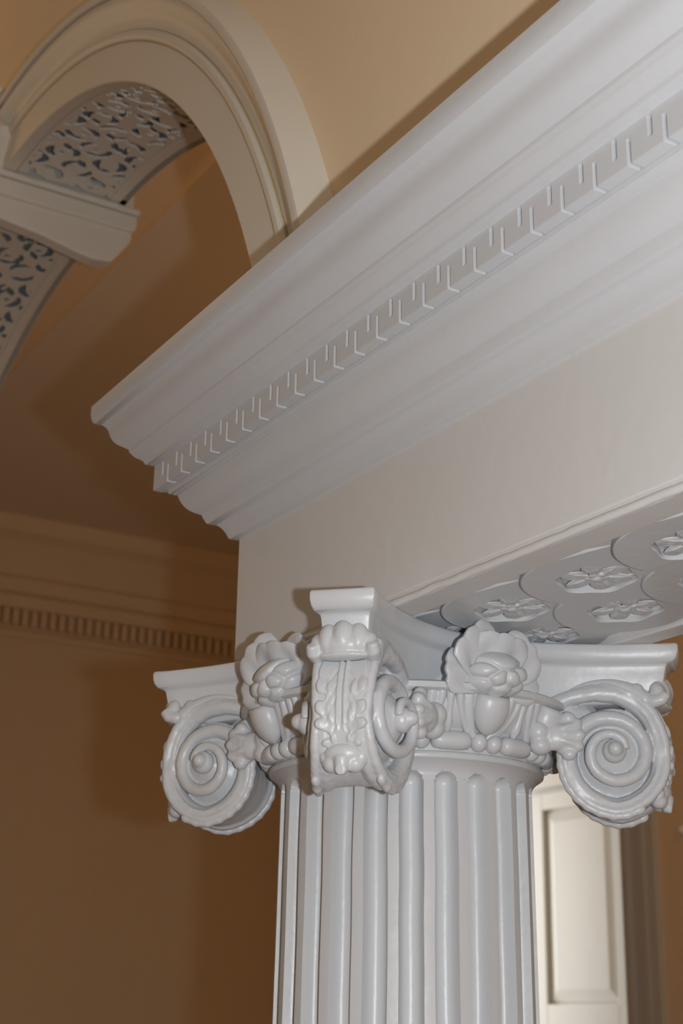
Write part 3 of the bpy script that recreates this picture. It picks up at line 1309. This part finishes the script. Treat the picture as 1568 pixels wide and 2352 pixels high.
def husk_bm():
    bm = bmesh.new()
    base = Vector((0.196, 0.055, -0.110))
    ball(bm, base + Vector((0.002, 0.002, 0)), (0.0185, 0.012, 0.0235), None, 16)
    ball(bm, base + Vector((-0.012, 0.009, -0.001)), (0.018, 0.011, 0.0165), None, 14)
    ball(bm, base + Vector((-0.029, 0.013, 0.004)), (0.0140, 0.0145, 0.0140), None, 16)
    ball(bm, base + Vector((-0.027, 0.012, -0.011)), (0.0130, 0.0130, 0.0120), None, 14)
    for du, dz, rr in ((0.004, 0.0205, 0.0078), (0.0125, 0.0135, 0.0072), (0.016, 0.001, 0.0070), (0.0135, -0.0115, 0.0072), (0.004, -0.0205, 0.0080)):
        ball(bm, base + Vector((du, 0.004, dz)), (rr * 1.15, 0.0080, rr), None, 12)
    # leaf veins
    for dz in (0.012, 0.001, -0.011):
        tube(bm, [base + Vector((-0.010, 0.016, dz * 0.3)), base + Vector((0.002, 0.0135, dz * 0.7)), base + Vector((0.013, 0.0095, dz))], [0.003, 0.0038, 0.003], n=8)
    return bm


husk = clay('husk', husk_bm(), WHITE, vol, 0.0015, 9)
mirror_part(husk, vol)


def crest_bm():
    """leaf that rides on the shoulder of the scroll and ends in a rounded tip"""
    bm = bmesh.new()
    pts = []
    for i, phi in enumerate(range(-34, 36, 5)):
        u, z = spiral(phi, interp(RHO, max(phi, -40)) - 0.001)
        pts.append((u, interp(HBW, phi) - 0.006, z))
    k = len(pts)
    tube(bm, pts, [0.0030 + 0.0070 * (i / (k - 1)) for i in range(k)], n=12)
    ball(bm, pts[-1], (0.0105, 0.0095, 0.0095), None, 12)
    ball(bm, (pts[-3][0], pts[-3][1], pts[-3][2] + 0.004), (0.009, 0.008, 0.008), None, 12)
    return bm


mirror_part(clay('crest_leaf', crest_bm(), WHITE, vol, 0.0014, 4), vol)


def underleaf_bm():
    """scalloped leaf edge under the scroll"""
    bm = bmesh.new()
    pts = []
    for phi in range(160, 286, 6):
        u, z = spiral(phi, interp(RHO, phi) - 0.001)
        pts.append((u, interp(HBW, phi) - 0.004, z))
        if (phi // 6) % 2 == 0:
            ball(bm, pts[-1], (0.0085, 0.0055, 0.0058), band_rot(phi), 10)
    tube(bm, pts, 0.0050, n=8)
    return bm


mirror_part(clay('scroll_leaf', underleaf_bm(), WHITE, vol, 0.0014, 6), vol)
# the four corners, each set by hand a little differently
for a, du, dz in ((-pi / 4, 0.012, 0.001), (pi / 4, 0.0, 0.0), (3 * pi / 4, 0, 0), (-3 * pi / 4, -0.012, -0.001)):
    c = vol if a == -pi / 4 else copy_tree(vol, cap)
    c.rotation_euler = (0, 0, a)
    c.location = (du * cos(a), du * sin(a), dz)

# ---------------------------------------------------------------- flowers on the abacus sides
def petal_mesh(name, ang, ln, wd, tilt, parent, seed):
    """a cupped, scalloped petal standing round the bud"""
    dv = Vector((tilt, cos(ang), sin(ang))).normalized()
    sd = Vector((0, -sin(ang), cos(ang)))
    nn = dv.cross(sd)
    if nn.x < 0:
        nn = -nn
    NT, NS = 18, 18
    verts, faces = [], []
    for i in range(NT + 1):
        t = i / NT
        for j in range(NS + 1):
            s = j / NS * 2 - 1
            w = wd * (0.45 + 0.62 * sin(pi * min(1, 0.05 + 0.62 * t)) ** 0.8)
            end = 1 - 0.16 * abs(s) ** 2.5 - 0.05 * (1 - abs(cos(1.5 * pi * s))) * t
            x = ln * t * end
            cup = 0.010 * t * t - 0.012 * t ** 4 + 0.0035 * (abs(s) ** 2) * (1 - t) - 0.0035 * s * s * t
            cup += 0.0020 * cos(2.0 * pi * s) * sin(pi * min(1, t * 1.1))
            cup += 0.0012 * noise.noise((seed * 3.1 + s, t * 2.0, seed))
            verts.append(dv * (x + 0.004) + sd * (w * s) + nn * cup)
    wv = NS + 1
    for i in range(NT):
        for j in range(NS):
            faces.append((i * wv + j, i * wv + j + 1, (i + 1) * wv + j + 1, (i + 1) * wv + j))
    o = link_mesh(name, verts, faces, WHITE, parent, True)
    bake(o, [('SOLIDIFY', dict(thickness=0.0075, offset=0.0)), ('REMESH', dict(mode='VOXEL', voxel_size=0.0015)), ('SMOOTH', dict(factor=0.5, iterations=5))])
    for p_ in o.data.polygons:
        p_.use_smooth = True
    return o


def flower_bud_mesh():
    """closed bud: folded petals wrapped round it, parted by creases"""
    A_, B_, C_ = 0.0335, 0.0405, 0.0265
    seeds = [((0.62, -0.06, 0.78), 0.42), ((0.78, 0.80, 0.02), 0.06), ((0.78, -0.80, -0.04), 0.06), ((0.95, 0.30, -0.42), 0.0), ((0.92, -0.34, -0.46), 0.0),
             ((0.45, 0.72, -0.70), 0.0), ((0.45, -0.74, -0.68), 0.0), ((0.75, 0.0, -0.95), 0.0), ((-0.3, 0.9, 0.5), 0.0), ((-0.3, -0.9, 0.5), 0.0)]
    seeds = [(Vector(v).normalized(), w) for v, w in seeds]
    NU, NV = 96, 64
    verts, faces = [], []
    for i in range(NV + 1):
        th = pi * i / NV
        for j in range(NU):
            ph = 2 * pi * j / NU
            n_ = Vector((cos(th), sin(th) * cos(ph), sin(th) * sin(ph)))
            w_ = n_ + noise.noise_vector(n_ * 2.3) * 0.07
            ds = sorted((math.acos(max(-1, min(1, w_.normalized().dot(v)))) - w) for v, w in seeds)
            g = ds[1] - ds[0]
            rr = 0.86 + 0.14 * (1 - math.exp(-(g / 0.16) ** 1.3)) - 0.05 * max(0.0, ds[0])
            verts.append((0.012 + A_ * n_.x * rr, B_ * n_.y * rr, C_ * n_.z * rr))
    for i in range(NV):
        for j in range(NU):
            jn = (j + 1) % NU
            faces.append((i * NU + j, i * NU + jn, (i + 1) * NU + jn, (i + 1) * NU + j))
    o = link_mesh('flower_bud', verts, faces, WHITE, ros, True)
    bake(o, [('WELD', dict(merge_threshold=0.0002)), ('SMOOTH', dict(factor=0.5, iterations=2))])
    fix_normals(o)
    for p_ in o.data.polygons:
        p_.use_smooth = True
    return o


PET = ((84, 0.052, 0.032, 0.80), (36, 0.062, 0.028, 0.42), (134, 0.064, 0.030, 0.46), (-6, 0.060, 0.021, 0.20),
       (180, 0.062, 0.023, 0.22), (-40, 0.041, 0.017, 0.02), (222, 0.041, 0.017, 0.02), (268, 0.030, 0.015, 0.02))
ros = empty('flower')
ros.parent = cap
flower_bud_mesh()
for i, (a, l, w, t) in enumerate(PET):
    petal_mesh('petal', radians(a), l, w, t, ros, i + 1)
for i, a in enumerate((0, -pi / 2, pi / 2, pi)):
    o = ros if i == 0 else copy_tree(ros, cap)
    rr, la = (0.178, 0.172, 0.178, 0.178)[i], (-0.010, 0.020, 0, 0)[i]
    o.location = (rr * cos(a) - la * sin(a), rr * sin(a) + la * cos(a), (-0.056, -0.056, -0.056, -0.056)[i])
    o.rotation_euler = (0, 0, a + (0.30 if i == 1 else 0))
    if i == 1:
        for ch in o.children:
            if ch.name.startswith('flower_bud'):
                ch.rotation_euler = (0.35, 0, 0)

# small white fitting on the far wall
kn = lathe('wall_knob', [(0.0, 0.02), (0.010, 0.019), (0.016, 0.012), (0.016, 0.004), (0.022, 0.0), (0.0, 0.0)], KNOBM, None, 24)
kn.location = (-2.882, YR, EYE + 0.728)
kn.rotation_euler = (radians(90), 0, 0)
tag(kn, 'tiny round white knob on the orange-brown wall right of the doorway', 'knob')
